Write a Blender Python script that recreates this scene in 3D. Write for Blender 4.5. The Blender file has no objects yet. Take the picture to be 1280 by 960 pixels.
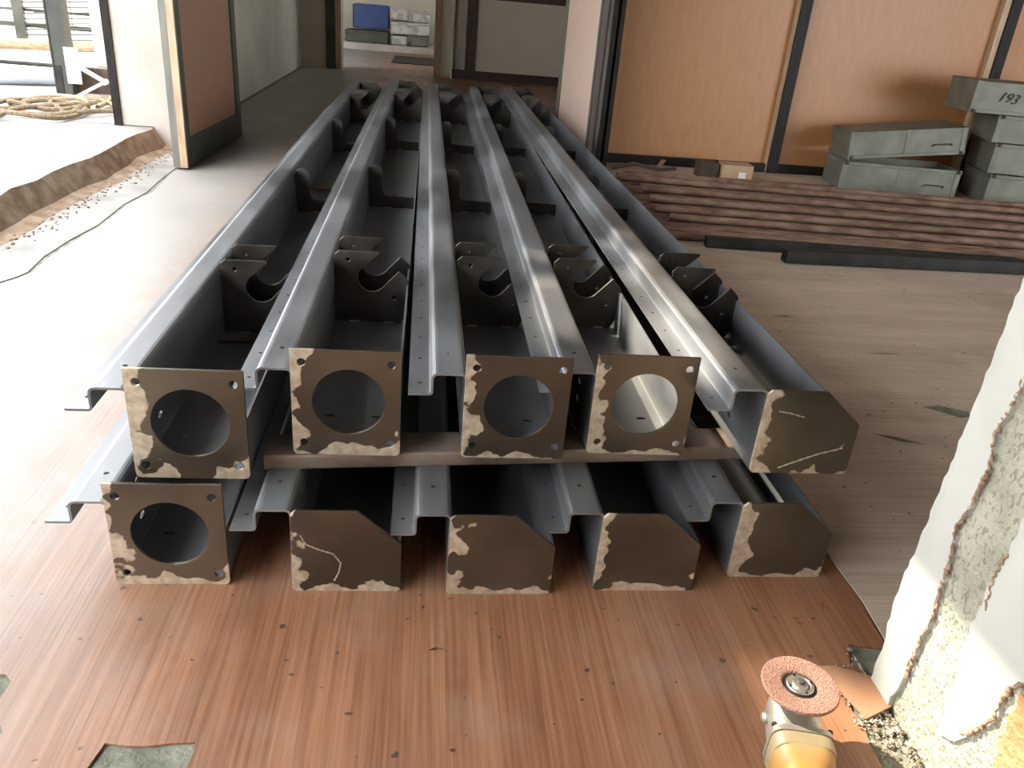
import bpy, bmesh, math, random
from mathutils import Vector, Matrix, noise
random.seed(7)
S = bpy.context.scene
COL = S.collection
PI = math.pi

# ------------------------------------------------------------------ camera
cam_d = bpy.data.cameras.new('camera'); cam = bpy.data.objects.new('camera', cam_d); COL.objects.link(cam)
P_, Y_, R_, F_, H_ = 0.448148, 0.126826, 0.088115, 1005.49, 1.01029
cam_d.sensor_width = 36; cam_d.lens = F_ * 36 / 1280; cam_d.clip_start = .01; cam_d.clip_end = 500
fw = Vector((math.sin(Y_)*math.cos(P_), math.cos(Y_)*math.cos(P_), -math.sin(P_)))
rt = Vector((math.cos(Y_), -math.sin(Y_), 0)); up = rt.cross(fw)
r2 = rt*math.cos(R_) + up*math.sin(R_); u2 = -rt*math.sin(R_) + up*math.cos(R_)
M = Matrix((r2, u2, -fw)).transposed().to_4x4(); M.translation = (0, 0, H_)
cam.matrix_world = M
S.camera = cam

# ------------------------------------------------------------------ materials
def mat(name, col=(.5,.5,.5), rough=.5, metal=0.0, col2=None, nscale=8, ndetail=6, stretch=(1,1,1), bump=0, bscale=None,
        contrast=(.35,.65), rough2=None, spec=None):
    m = bpy.data.materials.new(name); m.use_nodes = True
    nt = m.node_tree; N = nt.nodes; L = nt.links
    b = N['Principled BSDF']
    b.inputs['Base Color'].default_value = (*col, 1); b.inputs['Roughness'].default_value = rough
    b.inputs['Metallic'].default_value = metal
    if spec is not None: b.inputs['Specular IOR Level'].default_value = spec
    tc = N.new('ShaderNodeTexCoord'); mp = N.new('ShaderNodeMapping'); mp.inputs['Scale'].default_value = stretch
    oi = N.new('ShaderNodeObjectInfo'); ad = N.new('ShaderNodeVectorMath'); ad.operation = 'ADD'
    sc = N.new('ShaderNodeVectorMath'); sc.operation = 'SCALE'; sc.inputs['Scale'].default_value = 13.7
    cb = N.new('ShaderNodeCombineXYZ')
    for k in range(3): L.new(oi.outputs['Random'], cb.inputs[k])
    L.new(cb.outputs[0], sc.inputs[0])
    L.new(tc.outputs['Object'], ad.inputs[0]); L.new(sc.outputs[0], ad.inputs[1]); L.new(ad.outputs[0], mp.inputs['Vector'])
    nz = N.new('ShaderNodeTexNoise'); nz.inputs['Scale'].default_value = nscale; nz.inputs['Detail'].default_value = ndetail
    L.new(mp.outputs[0], nz.inputs['Vector'])
    mr = N.new('ShaderNodeMapRange'); mr.inputs[1].default_value = contrast[0]; mr.inputs[2].default_value = contrast[1]
    L.new(nz.outputs[0], mr.inputs[0])
    if col2:
        mx = N.new('ShaderNodeMix'); mx.data_type = 'RGBA'
        mx.inputs[6].default_value = (*col, 1); mx.inputs[7].default_value = (*col2, 1)
        L.new(mr.outputs[0], mx.inputs[0]); L.new(mx.outputs[2], b.inputs['Base Color'])
    if rough2 is not None:
        m2 = N.new('ShaderNodeMapRange'); m2.inputs[1].default_value = contrast[0]; m2.inputs[2].default_value = contrast[1]
        m2.inputs[3].default_value = rough; m2.inputs[4].default_value = rough2
        L.new(nz.outputs[0], m2.inputs[0]); L.new(m2.outputs[0], b.inputs['Roughness'])
    if bump:
        bp = N.new('ShaderNodeBump'); bp.inputs['Strength'].default_value = bump; bp.inputs['Distance'].default_value = .01
        if bscale:
            n2 = N.new('ShaderNodeTexNoise'); n2.inputs['Scale'].default_value = bscale; n2.inputs['Detail'].default_value = 5
            L.new(mp.outputs[0], n2.inputs['Vector']); L.new(n2.outputs[0], bp.inputs['Height'])
        else: L.new(nz.outputs[0], bp.inputs['Height'])
        L.new(bp.outputs[0], b.inputs['Normal'])
    return m

def nd(m): return m.node_tree.nodes, m.node_tree.links
def math_(N, L, op, a, b=None, clamp=False):
    n = N.new('ShaderNodeMath'); n.operation = op; n.use_clamp = clamp
    for i, v in enumerate((a, b)):
        if v is None: continue
        if isinstance(v, (int, float)): n.inputs[i].default_value = v
        else: L.new(v, n.inputs[i])
    return n.outputs[0]
def mixc(N, L, fac, a, b):
    mx = N.new('ShaderNodeMix'); mx.data_type = 'RGBA'
    if isinstance(fac, (int, float)): mx.inputs[0].default_value = fac
    else: L.new(fac, mx.inputs[0])
    for i, v in ((6, a), (7, b)):
        if isinstance(v, tuple): mx.inputs[i].default_value = (*v, 1)
        else: L.new(v, mx.inputs[i])
    return mx.outputs[2]
def noise_(N, L, vec, scale, detail=5, stretch=None, rough=.5):
    if stretch:
        mp = N.new('ShaderNodeMapping'); mp.inputs['Scale'].default_value = stretch; L.new(vec, mp.inputs['Vector']); vec = mp.outputs[0]
    n = N.new('ShaderNodeTexNoise'); n.inputs['Scale'].default_value = scale; n.inputs['Detail'].default_value = detail
    n.inputs['Roughness'].default_value = rough
    L.new(vec, n.inputs['Vector']); return n.outputs[0]
def rng(N, L, v, a, b, c=0, d=1):
    m = N.new('ShaderNodeMapRange'); L.new(v, m.inputs[0])
    for i, x in enumerate((a, b, c, d)): m.inputs[i+1].default_value = x
    return m.outputs[0]

STEEL = mat('beam_steel', (.07,.075,.08), .36, .25, (.19,.20,.21), 7, 8, (1,.35,1), contrast=(.36,.64), rough2=.52, bump=.04, bscale=60)
STEEL.node_tree.nodes['Principled BSDF'].inputs['IOR'].default_value = 2.3
BRACK = mat('bracket_steel', (.055,.048,.04), .33, .75, (.10,.09,.08), 14, 6, rough2=.5)
BARM = mat('crossbar_steel', (.20,.13,.09), .42, .6, (.34,.27,.22), 7, 8, (1,2,2), rough2=.6)
WELD = mat('weld_metal', (.55,.52,.48), .35, .9)
BLKTUBE = mat('black_tube_paint', (.012,.014,.013), .55, 0, (.035,.035,.032), 12, rough2=.7, spec=.25)

def make_plate_mat():
    m = bpy.data.materials.new('end_plate_steel'); m.use_nodes = True; N, L = nd(m); b = N['Principled BSDF']
    tc = N.new('ShaderNodeTexCoord'); oi = N.new('ShaderNodeObjectInfo'); sp = N.new('ShaderNodeSeparateXYZ')
    L.new(tc.outputs['Object'], sp.inputs[0])
    cb = N.new('ShaderNodeCombineXYZ')
    r10 = math_(N, L, 'MULTIPLY', oi.outputs['Random'], 9.0)
    for k in range(3): L.new(r10, cb.inputs[k])
    ad = N.new('ShaderNodeVectorMath'); ad.operation = 'ADD'; L.new(tc.outputs['Object'], ad.inputs[0]); L.new(cb.outputs[0], ad.inputs[1])
    v = ad.outputs[0]
    n1 = noise_(N, L, v, 22, 3, rough=.45); n2 = noise_(N, L, v, 7, 2)
    ex = rng(N, L, sp.outputs[0], 0, .05, 1, 0); ez = rng(N, L, sp.outputs[2], 0, .035, 1, 0)
    er = rng(N, L, sp.outputs[0], .15, .198, 0, .75); ezz = rng(N, L, sp.outputs[2], .09, .04, 0, 1)
    er2 = math_(N, L, 'MULTIPLY', er, ezz)
    e = math_(N, L, 'MAXIMUM', ex, ez); e = math_(N, L, 'MAXIMUM', e, er2)
    s = math_(N, L, 'ADD', math_(N, L, 'MULTIPLY', e, .42), n1); s = math_(N, L, 'ADD', s, math_(N, L, 'MULTIPLY', n2, .6))
    k = rng(N, L, s, 1.05, 1.08)
    n3 = noise_(N, L, v, 3.5, 5)
    dark = mixc(N, L, rng(N, L, n3, .4, .65), (.095,.078,.058), (.17,.14,.105))
    tan = mixc(N, L, rng(N, L, noise_(N, L, v, 60, 3), .35, .65), (.42,.34,.24), (.62,.54,.42))
    L.new(mixc(N, L, k, dark, tan), b.inputs['Base Color'])
    L.new(rng(N, L, k, 0, 1, .38, .5), b.inputs['Roughness'])
    L.new(rng(N, L, k, 0, 1, .75, .45), b.inputs['Metallic'])
    bp = N.new('ShaderNodeBump'); bp.inputs['Strength'].default_value = .12; bp.inputs['Distance'].default_value = .002
    L.new(math_(N, L, 'ADD', k, noise_(N, L, v, 90, 3)), bp.inputs['Height']); L.new(bp.outputs[0], b.inputs['Normal'])
    return m
PLATE = make_plate_mat()

def wood_floor(name, ca, cb_, along='Y', rough=.34, dust_glare=None, dust_glare_x=None):
    m = bpy.data.materials.new(name); m.use_nodes = True; N, L = nd(m); b = N['Principled BSDF']
    tc = N.new('ShaderNodeTexCoord'); v = tc.outputs['Object']
    st = (130, 2.6, 1) if along == 'Y' else (2.6, 110, 1)
    st2 = (9, .9, 1) if along == 'Y' else (.9, 9, 1)
    g = noise_(N, L, v, 1, 5, st, .6); g2 = noise_(N, L, v, 1, 4, st2)
    f = math_(N, L, 'ADD', math_(N, L, 'MULTIPLY', g, .6), math_(N, L, 'MULTIPLY', g2, .4))
    c = mixc(N, L, rng(N, L, f, .40, .60), ca, cb_)
    sp = N.new('ShaderNodeSeparateXYZ'); L.new(v, sp.inputs[0])
    # printed plank joints
    stain = noise_(N, L, v, 2.3, 6, rough=.6)
    c = mixc(N, L, rng(N, L, stain, .52, .72, 0, .45), c, (.19,.15,.12))
    spots = noise_(N, L, v, 38, 2)
    c = mixc(N, L, rng(N, L, spots, .70, .72, 0, .85), c, (.05,.04,.035))
    d2 = noise_(N, L, v, 3.2, 7, rough=.65)
    if dust_glare:
        k = rng(N, L, math_(N, L, 'ADD', sp.outputs[0], math_(N, L, 'MULTIPLY', d2, .55)), dust_glare_x[0], dust_glare_x[1], 1, 0)  # dust plus painted sky glare, whitening the colour towards the left opening
        c = mixc(N, L, k, c, dust_glare); dk = k
    c = mixc(N, L, rng(N, L, d2, .5, .8, 0, .35), c, (.42,.36,.30))
    L.new(c, b.inputs['Base Color'])
    ro = rng(N, L, d2, .3, .75, rough - .06, rough + .2)
    if dust_glare: ro = math_(N, L, 'ADD', ro, math_(N, L, 'MULTIPLY', dk, .1))
    L.new(ro, b.inputs['Roughness'])
    bp = N.new('ShaderNodeBump'); bp.inputs['Strength'].default_value = .22; bp.inputs['Distance'].default_value = .0025
    L.new(math_(N, L, 'ADD', g, math_(N, L, 'MULTIPLY', noise_(N, L, v, 4, 3), 2.5)), bp.inputs['Height']); L.new(bp.outputs[0], b.inputs['Normal'])
    return m
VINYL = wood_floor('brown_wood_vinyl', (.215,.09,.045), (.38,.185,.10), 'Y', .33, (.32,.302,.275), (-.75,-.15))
VINYL2 = wood_floor('grey_brown_vinyl', (.44,.345,.26), (.60,.49,.39), 'X', .5)
CONC = mat('concrete', (.40,.37,.32), .8, 0, (.58,.55,.50), 5, 8, bump=.35, bscale=30)
CONCL = mat('dusty_concrete', (.21,.198,.18), .65, 0, (.345,.333,.31), 5, 10, bump=.25, bscale=18)
SUB = mat('exposed_subfloor', (.12,.125,.09), .85, 0, (.26,.26,.20), 18, 8, bump=.5, bscale=60)
EARTH = mat('brown_step_face', (.20,.13,.08), .9, 0, (.36,.26,.18), 14, 8, bump=.6, bscale=30)
PLASTER = mat('white_plaster', (.40,.355,.31), .85, 0, (.50,.455,.41), 3, 8, bump=.2, bscale=25)
PLASTERW = mat('cream_plaster', (.48,.44,.35), .85, 0, (.58,.53,.43), 1.5, 7, bump=.1, bscale=25)
PLG = mat('smooth_grey_plaster', (.42,.43,.39), .8, 0, (.50,.51,.47), 5, 8, (1,1,1), bump=.12, bscale=40)
def rough_plaster():
    m = mat('rough_green_grey_plaster', (.33,.33,.26), .95, 0, (.44,.44,.36), 14, 8, bump=.9, bscale=110); N, L = nd(m); b = N['Principled BSDF']
    tc = N.new('ShaderNodeTexCoord')
    pit = noise_(N, L, tc.outputs['Object'], 170, 2, (1,1,.6))
    old = b.inputs['Base Color'].links[0].from_socket
    L.new(mixc(N, L, rng(N, L, pit, .56, .62, 0, .7), old, (.20,.19,.13)), b.inputs['Base Color'])
    return m
PLR = rough_plaster()
BRICK = mat('exposed_brick', (.36,.17,.07), .95, 0, (.50,.28,.14), 20, 6, bump=.8, bscale=80)
CREAM = mat('cream_board', (.74,.71,.59), .5, 0, (.78,.75,.62), 2)
DKWOOD = mat('dark_brown_frame', (.055,.035,.025), .45, 0, (.09,.06,.045), 10, 5, (6,6,1))
BLKWOOD = mat('black_frame', (.010,.008,.007), .5, 0, (.022,.018,.015), 10, 5, (6,6,1), spec=.2)
GREYF = mat('grey_green_frame', (.06,.07,.06), .5, 0, (.10,.11,.095), 6, 5, (6,6,1))
GREYE = mat('grey_frame_edge', (.14,.135,.12), .55, 0, (.19,.18,.155), 6, 5, (6,6,1))
OAK = mat('pale_wood_edge', (.40,.27,.17), .5, 0, (.52,.38,.25), 6, 5, (8,8,1))
def laminate(name, a, b_):
    m = mat(name, a, .42, 0, b_, 30, 3, (1,1,.25), contrast=(.3,.7)); return m
ORANGE = laminate('orange_brown_laminate', (.40,.185,.075), (.45,.215,.09))
BROWNL = laminate('brown_laminate', (.40,.23,.15), (.44,.26,.17))
PINKL = laminate('pale_pink_laminate', (.74,.56,.45), (.78,.60,.49))
RUST = mat('rusty_pipe', (.14,.075,.048), .75, .2, (.29,.19,.135), 9, 8, (1,3,3), bump=.3, bscale=60)
GALV = mat('galvanised_tin', (.13,.135,.105), .5, .2, (.22,.225,.18), 7, 8, bump=.1, bscale=30, rough2=.65)
CARD = mat('cardboard', (.42,.29,.17), .8, 0, (.48,.34,.21), 12)
PAPER = mat('white_paper', (.8,.8,.78), .7)
DARK = mat('dark_rust_metal', (.05,.035,.03), .7, .2, (.10,.07,.05), 15)
BLUE = mat('blue_plastic', (.03,.06,.20), .5, 0, (.04,.08,.25), 4)
WHTG = mat('white_stained_tin', (.42,.41,.38), .6, .2, (.68,.67,.62), 9, 8, contrast=(.4,.6))
GRNT = mat('green_grey_tin', (.07,.08,.055), .6, .2, (.10,.11,.08), 5)
MATM = mat('black_rubber', (.015,.017,.015), .8, 0, (.03,.035,.03), 12)
ROPE = mat('jute_rope', (.15,.11,.065), .9, 0, (.27,.21,.14), 60, 4, bump=.8, bscale=120)
WPAINT = mat('white_painted_metal', (.68,.67,.62), .5, .1, (.74,.73,.69), 8)
GPAINT = mat('black_green_painted_metal', (.035,.04,.035), .45, .2, (.06,.065,.055), 5)
GPIPE = mat('grey_plastic_pipe', (.33,.37,.42), .35, 0, (.38,.42,.47), 5)
YEL = mat('worn_yellow_plastic', (.50,.22,.015), .45, 0, (.34,.23,.10), 9, 6, contrast=(.42,.62))
CAST = mat('cast_aluminium', (.42,.41,.35), .45, .7, (.55,.53,.46), 14, 6, bump=.25, bscale=90)
NUTM = mat('flange_nut_steel', (.50,.48,.43), .35, .9, (.60,.57,.52), 20)
BLK = mat('black_plastic', (.015,.015,.015), .5)
def disc_mat():
    m = mat('pink_brown_abrasive', (.24,.12,.085), .85, 0, (.50,.29,.22), 420, 3, bump=.8, bscale=500)
    return m
ABR = disc_mat()
GROUND = mat('outside_ground', (.42,.38,.33), .9, 0, (.52,.48,.43), 3, 6)
CEIL = mat('ceiling_sheet', (.09,.085,.075), .9, 0, (.13,.12,.105), 2)
LEAF = mat('green_leaves', (.06,.10,.03), .6, 0, (.10,.16,.05), 6)
INK = mat('black_marker', (.03,.03,.03), .7)
CHIP = mat('plaster_chips', (.16,.12,.09), .9, 0, (.50,.45,.38), 90, 3)

# ------------------------------------------------------------------ geometry helpers
def link(name, bm, m, parent=None, loc=None, rot=None, smooth=False, bevel=0, kind=None):
    bmesh.ops.recalc_face_normals(bm, faces=bm.faces[:])
    me = bpy.data.meshes.new(name); bm.to_mesh(me); bm.free()
    for mm in (m if isinstance(m, (list, tuple)) else [m]): me.materials.append(mm)
    if smooth:
        for p in me.polygons: p.use_smooth = True
        try: me.set_sharp_from_angle(angle=math.radians(38))
        except Exception: pass
    o = bpy.data.objects.new(name, me); COL.objects.link(o)
    if parent: o.parent = parent
    if loc: o.location = loc
    if rot: o.rotation_euler = rot
    if bevel:
        b = o.modifiers.new('bevel', 'BEVEL'); b.width = bevel; b.segments = 2; b.limit_method = 'ANGLE'; b.angle_limit = math.radians(40)
    if kind: o['kind'] = kind
    return o
def struct(name, bm, m, **k):
    return link(name, bm, m, kind='structure', **k)
def tag(o, label, cat, group=None, kind=None):
    o['label'] = label; o['category'] = cat
    if group: o['group'] = group
    if kind: o['kind'] = kind
    return o
def empty(name, label, cat, loc=(0,0,0), rz=0, group=None, rot=None):
    o = bpy.data.objects.new(name, None); COL.objects.link(o); o.location = loc; o.rotation_euler = rot or (0,0,rz)
    o.empty_display_size = .1
    return tag(o, label, cat, group)
def copy_tree(o, parent=None):
    c = o.copy(); COL.objects.link(c)
    if parent: c.parent = parent
    for ch in list(o.children): copy_tree(ch, c)
    return c
def box(bm, x0, x1, y0, y1, z0, z1, M=None, mi=0):
    vs = [bm.verts.new((x, y, z)) for x in (x0, x1) for y in (y0, y1) for z in (z0, z1)]
    if M is not None:
        for v in vs: v.co = M @ v.co
    fs = [(0,1,3,2),(4,6,7,5),(0,4,5,1),(2,3,7,6),(0,2,6,4),(1,5,7,3)]
    for f in fs:
        ff = bm.faces.new([vs[i] for i in f]); ff.material_index = mi
    return vs
def boxm(*a, **k):
    bm = bmesh.new(); box(bm, *a, **k); return bm
def plate(bm, outline, holes, t, fn):
    """flat sheet of thickness t with holes; fn(u,v,w)->xyz"""
    b2 = bmesh.new(); edges = []
    for loop in [outline] + list(holes):
        vs = [b2.verts.new((p[0], p[1], 0)) for p in loop]
        for i in range(len(vs)): edges.append(b2.edges.new((vs[i], vs[(i+1) % len(vs)])))
    bmesh.ops.triangle_fill(b2, use_beauty=True, use_dissolve=False, edges=edges)
    r = bmesh.ops.extrude_face_region(b2, geom=b2.faces[:])
    for v in [g for g in r['geom'] if isinstance(g, bmesh.types.BMVert)]: v.co.z += t
    mp = {}
    for v in b2.verts: mp[v] = bm.verts.new(fn(v.co.x, v.co.y, v.co.z))
    for f in b2.faces:
        try: bm.faces.new([mp[v] for v in f.verts])
        except ValueError: pass
    b2.free()
def circ(cx, cy, r, n=24, ry=None):
    ry = ry or r
    return [(cx + r*math.cos(2*PI*i/n), cy + ry*math.sin(2*PI*i/n)) for i in range(n)]
def ring_skin(bm, rings, closed_ends=True):
    prev = None; first = None
    for r in rings:
        vs = [bm.verts.new(p) for p in r]
        if prev:
            n = len(vs)
            for i in range(n): bm.faces.new((prev[i], prev[(i+1) % n], vs[(i+1) % n], vs[i]))
        else: first = vs
        prev = vs
    if closed_ends:
        bm.faces.new(first[::-1]); bm.faces.new(prev)
def tube(bm, path, r, n=8, closed=False):
    path = [Vector(p) for p in path]; rings = []
    prevn = None
    for i, p in enumerate(path):
        a = path[i-1] if (i or closed) else p; b = path[(i+1) % len(path)] if (i < len(path)-1 or closed) else p
        t = (b - a).normalized()
        if prevn is None: nn = t.orthogonal().normalized()
        else: nn = (prevn - t*prevn.dot(t)).normalized()
        prevn = nn; bb = t.cross(nn); rr = r[i] if isinstance(r, (list, tuple)) else r
        rings.append([p + nn*rr*math.cos(2*PI*k/n) + bb*rr*math.sin(2*PI*k/n) for k in range(n)])
    ring_skin(bm, rings, not closed)
def lathe(bm, prof, n=40, M=None):
    """prof: list of (r,z) from axis to axis"""
    M = M or Matrix.Identity(4); rings = []
    for r, z in prof:
        rings.append([M @ Vector((max(r, 1e-4)*math.cos(2*PI*k/n), max(r, 1e-4)*math.sin(2*PI*k/n), z)) for k in range(n)])
    ring_skin(bm, rings)
def hollow_tube(bm, a, b, r, ri, n=14):
    a = Vector(a); b = Vector(b); t = (b-a).normalized(); u = t.orthogonal().normalized(); w = t.cross(u)
    def ring(c, rr): return [bm.verts.new(c + u*rr*math.cos(2*PI*k/n) + w*rr*math.sin(2*PI*k/n)) for k in range(n)]
    A, B, Ai, Bi = ring(a, r), ring(b, r), ring(a, ri), ring(b, ri)
    for k in range(n):
        j = (k+1) % n
        bm.faces.new((A[k], A[j], B[j], B[k])); bm.faces.new((Ai[j], Ai[k], Bi[k], Bi[j]))
        bm.faces.new((A[j], A[k], Ai[k], Ai[j])); bm.faces.new((B[k], B[j], Bi[j], Bi[k]))
def sq_tube(bm, L, w, h, t, M):
    """hollow rectangular tube along local X"""
    def rr(w_, h_, r, n=4):
        pts = []
        for cx, cy, a0 in ((w_/2-r, h_/2-r, 0), (-w_/2+r, h_/2-r, PI/2), (-w_/2+r, -h_/2+r, PI), (w_/2-r, -h_/2+r, 1.5*PI)):
            for i in range(n+1):
                a = a0 + PI/2*i/n; pts.append((cx + r*math.cos(a), cy + r*math.sin(a)))
        return pts
    O = rr(w, h, .006); I = rr(w-2*t, h-2*t, .003); n = len(O)
    def ring(pts, x): return [bm.verts.new(M @ Vector((x, p[0], p[1]))) for p in pts]
    A, B, Ai, Bi = ring(O, 0), ring(O, L), ring(I, 0), ring(I, L)
    for k in range(n):
        j = (k+1) % n
        bm.faces.new((A[k], A[j], B[j], B[k])); bm.faces.new((Ai[j], Ai[k], Bi[k], Bi[j]))
        bm.faces.new((A[j], A[k], Ai[k], Ai[j])); bm.faces.new((B[k], B[j], Bi[j], Bi[k]))

# ------------------------------------------------------------------ the steel beams
LB = 5.05; TH = .0045; WB = .194; HW = .112; HF = .17
def arc_path(pts, r=.009, n=4):
    out = [Vector(pts[0])]
    for i in range(1, len(pts)-1):
        p = Vector(pts[i]); a = (Vector(pts[i-1])-p).normalized(); b = (Vector(pts[i+1])-p).normalized()
        for k in range(n+1):
            t = k/n; q0 = p + a*r; q1 = p + b*r
            out.append((q0*(1-t)**2 + p*2*t*(1-t) + q1*t*t))
    out.append(Vector(pts[-1])); return out
def offset_profile(pts, t):
    out = []
    for i, p in enumerate(pts):
        a = pts[i-1] if i else None; b = pts[i+1] if i < len(pts)-1 else None
        d = ((b or p) - (a or p)).normalized(); n = Vector((-d.y, d.x))
        out.append(p + n*t)
    return out
def build_beam_body():
    # section, outer line: left lip end -> flange -> left web -> floor -> right web
    pts = [(-.104, .128), (-.058, .128), (-.058, HF), (0, HF), (0, 0), (WB, 0), (WB, HW)]
    A = arc_path(pts); B = offset_profile(A, TH)
    # the offset is to the left of travel = inner / upper side
    bm = bmesh.new()
    ys = [0, LB]
    rows = []
    for y in ys:
        rows.append(([bm.verts.new((p.x, y, p.y)) for p in A], [bm.verts.new((p.x, y, p.y)) for p in B]))
    n = len(A)
    (a0, b0), (a1, b1) = rows
    for i in range(n-1):
        bm.faces.new((a0[i], a0[i+1], a1[i+1], a1[i])); bm.faces.new((b0[i+1], b0[i], b1[i], b1[i+1]))
        bm.faces.new((a0[i+1], a0[i], b0[i], b0[i+1])); bm.faces.new((a1[i], a1[i+1], b1[i+1], b1[i]))
    bm.faces.new((a0[0], a1[0], b1[0], b0[0])); bm.faces.new((a0[-1], b0[-1], b1[-1], a1[-1]))
    o = link('beam_body', bm, STEEL)
    # cutters: screw holes along the lip, slots at both ends of web and floor
    cb = bmesh.new()
    def cyl(c, axis, r, rr=None, h=.02, n=12):
        rr = rr or r; c = Vector(c); rings = []
        for s in (-h, h):
            ring = []
            for k in range(n):
                u, v = r*math.cos(2*PI*k/n), rr*math.sin(2*PI*k/n)
                if axis == 'z': ring.append(c + Vector((u, v, s)))
                elif axis == 'x': ring.append(c + Vector((s, v, u)))
            rings.append(ring)
        ring_skin(cb, rings)
    y = .045
    while y < LB - .02:
        cyl((-.083, y, .13), 'z', .0038, h=.01, n=8); y += .112
    for y0 in (.14, LB-.14):
        for z in (.05, .09, .13): cyl((.002, y0, z), 'x', .0065, .012)
        for x in (.05, .145): cyl((x, y0, .002), 'z', .011, .0055)
        cyl((-.028, y0-.05 if y0 < 1 else y0+.05, HF), 'z', .005, h=.012)
    c = link('cut', cb, STEEL)
    md = o.modifiers.new('b', 'BOOLEAN'); md.object = c; md.operation = 'DIFFERENCE'; md.solver = 'EXACT'
    dg = bpy.context.evaluated_depsgraph_get(); dg.update()
    me = bpy.data.meshes.new_from_object(o.evaluated_get(dg)); me.name = 'beam_body'
    bpy.data.objects.remove(o); bpy.data.objects.remove(c)
    return me
BODY = build_beam_body()

def square_plate_mesh():
    bm = bmesh.new(); w, h = .198, .2154
    def rrect(x0, x1, z0, z1, r=.01):
        o = []
        for cx, cz, a0 in ((x1, z0, 1.5*PI), (x1, z1, 0), (x0, z1, PI/2), (x0, z0, PI)):
            if cz == z1: o.append((cx, cz)); continue
            cx2 = cx - r if cx == x1 else cx + r; cz2 = cz + r
            for i in range(5): a = a0 + PI/2*i/4; o.append((cx2 + r*math.cos(a), cz2 + r*math.sin(a)))
        return o
    holes = [circ(.103, .112, .066, 56)] + [circ(x, z, .0075, 16) for x in (.02, .18) for z in (.026, .19)]
    plate(bm, rrect(0, w, 0, h), holes, .006, lambda u, v, t: (u, -t, v))
    return bm
def chamfer_plate_mesh():
    bm = bmesh.new(); w, h = .1958, .1757
    plate(bm, [(.006,0),(w-.006,0),(w-.001,.003),(w,.008),(w, h-.068),(w-.0774, h),(.01,h),(.002,h-.008),(0,.006)], [], .006, lambda u, v, t: (u, -t, v))
    return bm
def hook_mesh(y, low=False):
    """slotted hook bracket standing across the channel"""
    bm = bmesh.new(); c = Vector((.1005, .125)); r = .036
    o = [(.006, .006), (.178, .006), (.184, .018), (.197, .052), (.195, .120), (.19, .127), (.169, .146)]
    if low: o[4:7] = [(.195, .105), (.185, .112), (.150, .127)]
    for i in range(15):
        a = math.radians(-45) - math.radians(180)*i/14
        o.append((c.x + r*math.cos(a), c.y + r*math.sin(a)))
    o += [(.119, .190), (.117, .195), (.018, .195), (.006, .184)]
    plate(bm, o, [circ(.04, .172, .0052, 12), circ(.158, .073, .0052, 12)], .007, lambda u, v, t: (u, y - t, v))
    return bm
def saddle_mesh(y):
    bm = bmesh.new()
    o = [(.006, .006), (WB-.006, .006), (WB-.006, .05), (.12, .052), (.078, .053), (.066, .058), (.06, .072)]
    o += [(.031 + .027*math.cos(a), .146 + .027*math.sin(a)) for a in [PI*i/10 for i in range(11)]]
    o += [(.004, .14)]
    plate(bm, o, [], .008, lambda u, v, t: (u, y - t, v))
    return bm
def weld_mesh(y, xs):
    bm = bmesh.new()
    for x in xs:
        for k in range(5):
            M = Matrix.Translation((x + k*.005, y - .009, .0065)) @ Matrix.Diagonal((.0045, .003, .003, 1))
            bmesh.ops.create_icosphere(bm, subdivisions=1, radius=1, matrix=M)
    return bm
def squiggle(pts, r=.0014):
    bm = bmesh.new(); P = []
    for i in range(len(pts)-1):
        for k in range(8):
            t = k/8; x = pts[i][0]*(1-t) + pts[i+1][0]*t; z = pts[i][1]*(1-t) + pts[i+1][1]*t
            P.append((x, -.0065, z))
    tube(bm, P, [r*(1 + .5*math.sin(i*2.2)) for i in range(len(P))], 6)
    return bm

def make_beam(kind):
    root = empty('steel_channel_beam', '', 'beam')
    o = bpy.data.objects.new('channel', BODY); COL.objects.link(o); o.parent = root
    if kind == 'square': link('flanged_end_plate', square_plate_mesh(), PLATE, root, bevel=.0008)
    else: link('end_cap', chamfer_plate_mesh(), PLATE, root, bevel=.0008)
    b2 = chamfer_plate_mesh(); bmesh.ops.translate(b2, verts=b2.verts[:], vec=(0, LB+.006, 0)); link('end_cap', b2, BRACK, root)
    for y in (.67, .80, LB-.80, LB-.67):
        h = link('hook_bracket', hook_mesh(y), BRACK, root, bevel=.0012)
        link('weld_bead', weld_mesh(y, (.045, .135)), WELD, h, smooth=True)
    for y in (1.9, LB-1.86):
        s = link('saddle_bracket', saddle_mesh(y), BRACK, root, bevel=.0012)
        link('weld_bead', weld_mesh(y, (.075, .145)), WELD, s, smooth=True)
    return root
sq = make_beam('square'); ch = make_beam('chamfer')
beams = [ # x, y, z, yaw deg, kind, label
 (-.497, 1.2765, .185, .16, 's', 'grey steel channel beam, upper layer, far left, with square plate and big round hole'),
 (-.2313, 1.337, .2045, 0, 's', 'upper layer steel channel beam with holed end plate, second from the left'),
 (.0833, 1.3377, .2045, .30, 's', 'upper layer steel channel beam with holed end plate, middle of the five'),
 (.333, 1.3645, .2045, -.33, 's', 'upper layer steel channel beam, rightmost of those with a holed square plate'),
 (.6331, 1.2722, .2245, .26, 'c', 'upper layer steel channel beam on the right with a solid cut-corner end cap'),
 (-.5306, 1.2082, .0, .1, 's', 'bottom layer steel channel beam on the left, the only one down there with a round hole'),
 (-.2191, 1.192, .0, 0, 'c', 'bottom layer steel beam with solid end cap marked by a curved weld scribble'),
 (.061, 1.1846, .0, .2, 'c', 'bottom layer steel beam with solid cut-corner cap, middle of the lower five'),
 (.3406, 1.1962, .0, 0, 'c', 'bottom layer steel beam with solid cap, second from the right'),
 (.6225, 1.2388, .0, .1, 'c', 'bottom layer steel beam with solid cap, furthest right and set back'),
]
used = set(); beam_objs = []
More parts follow.
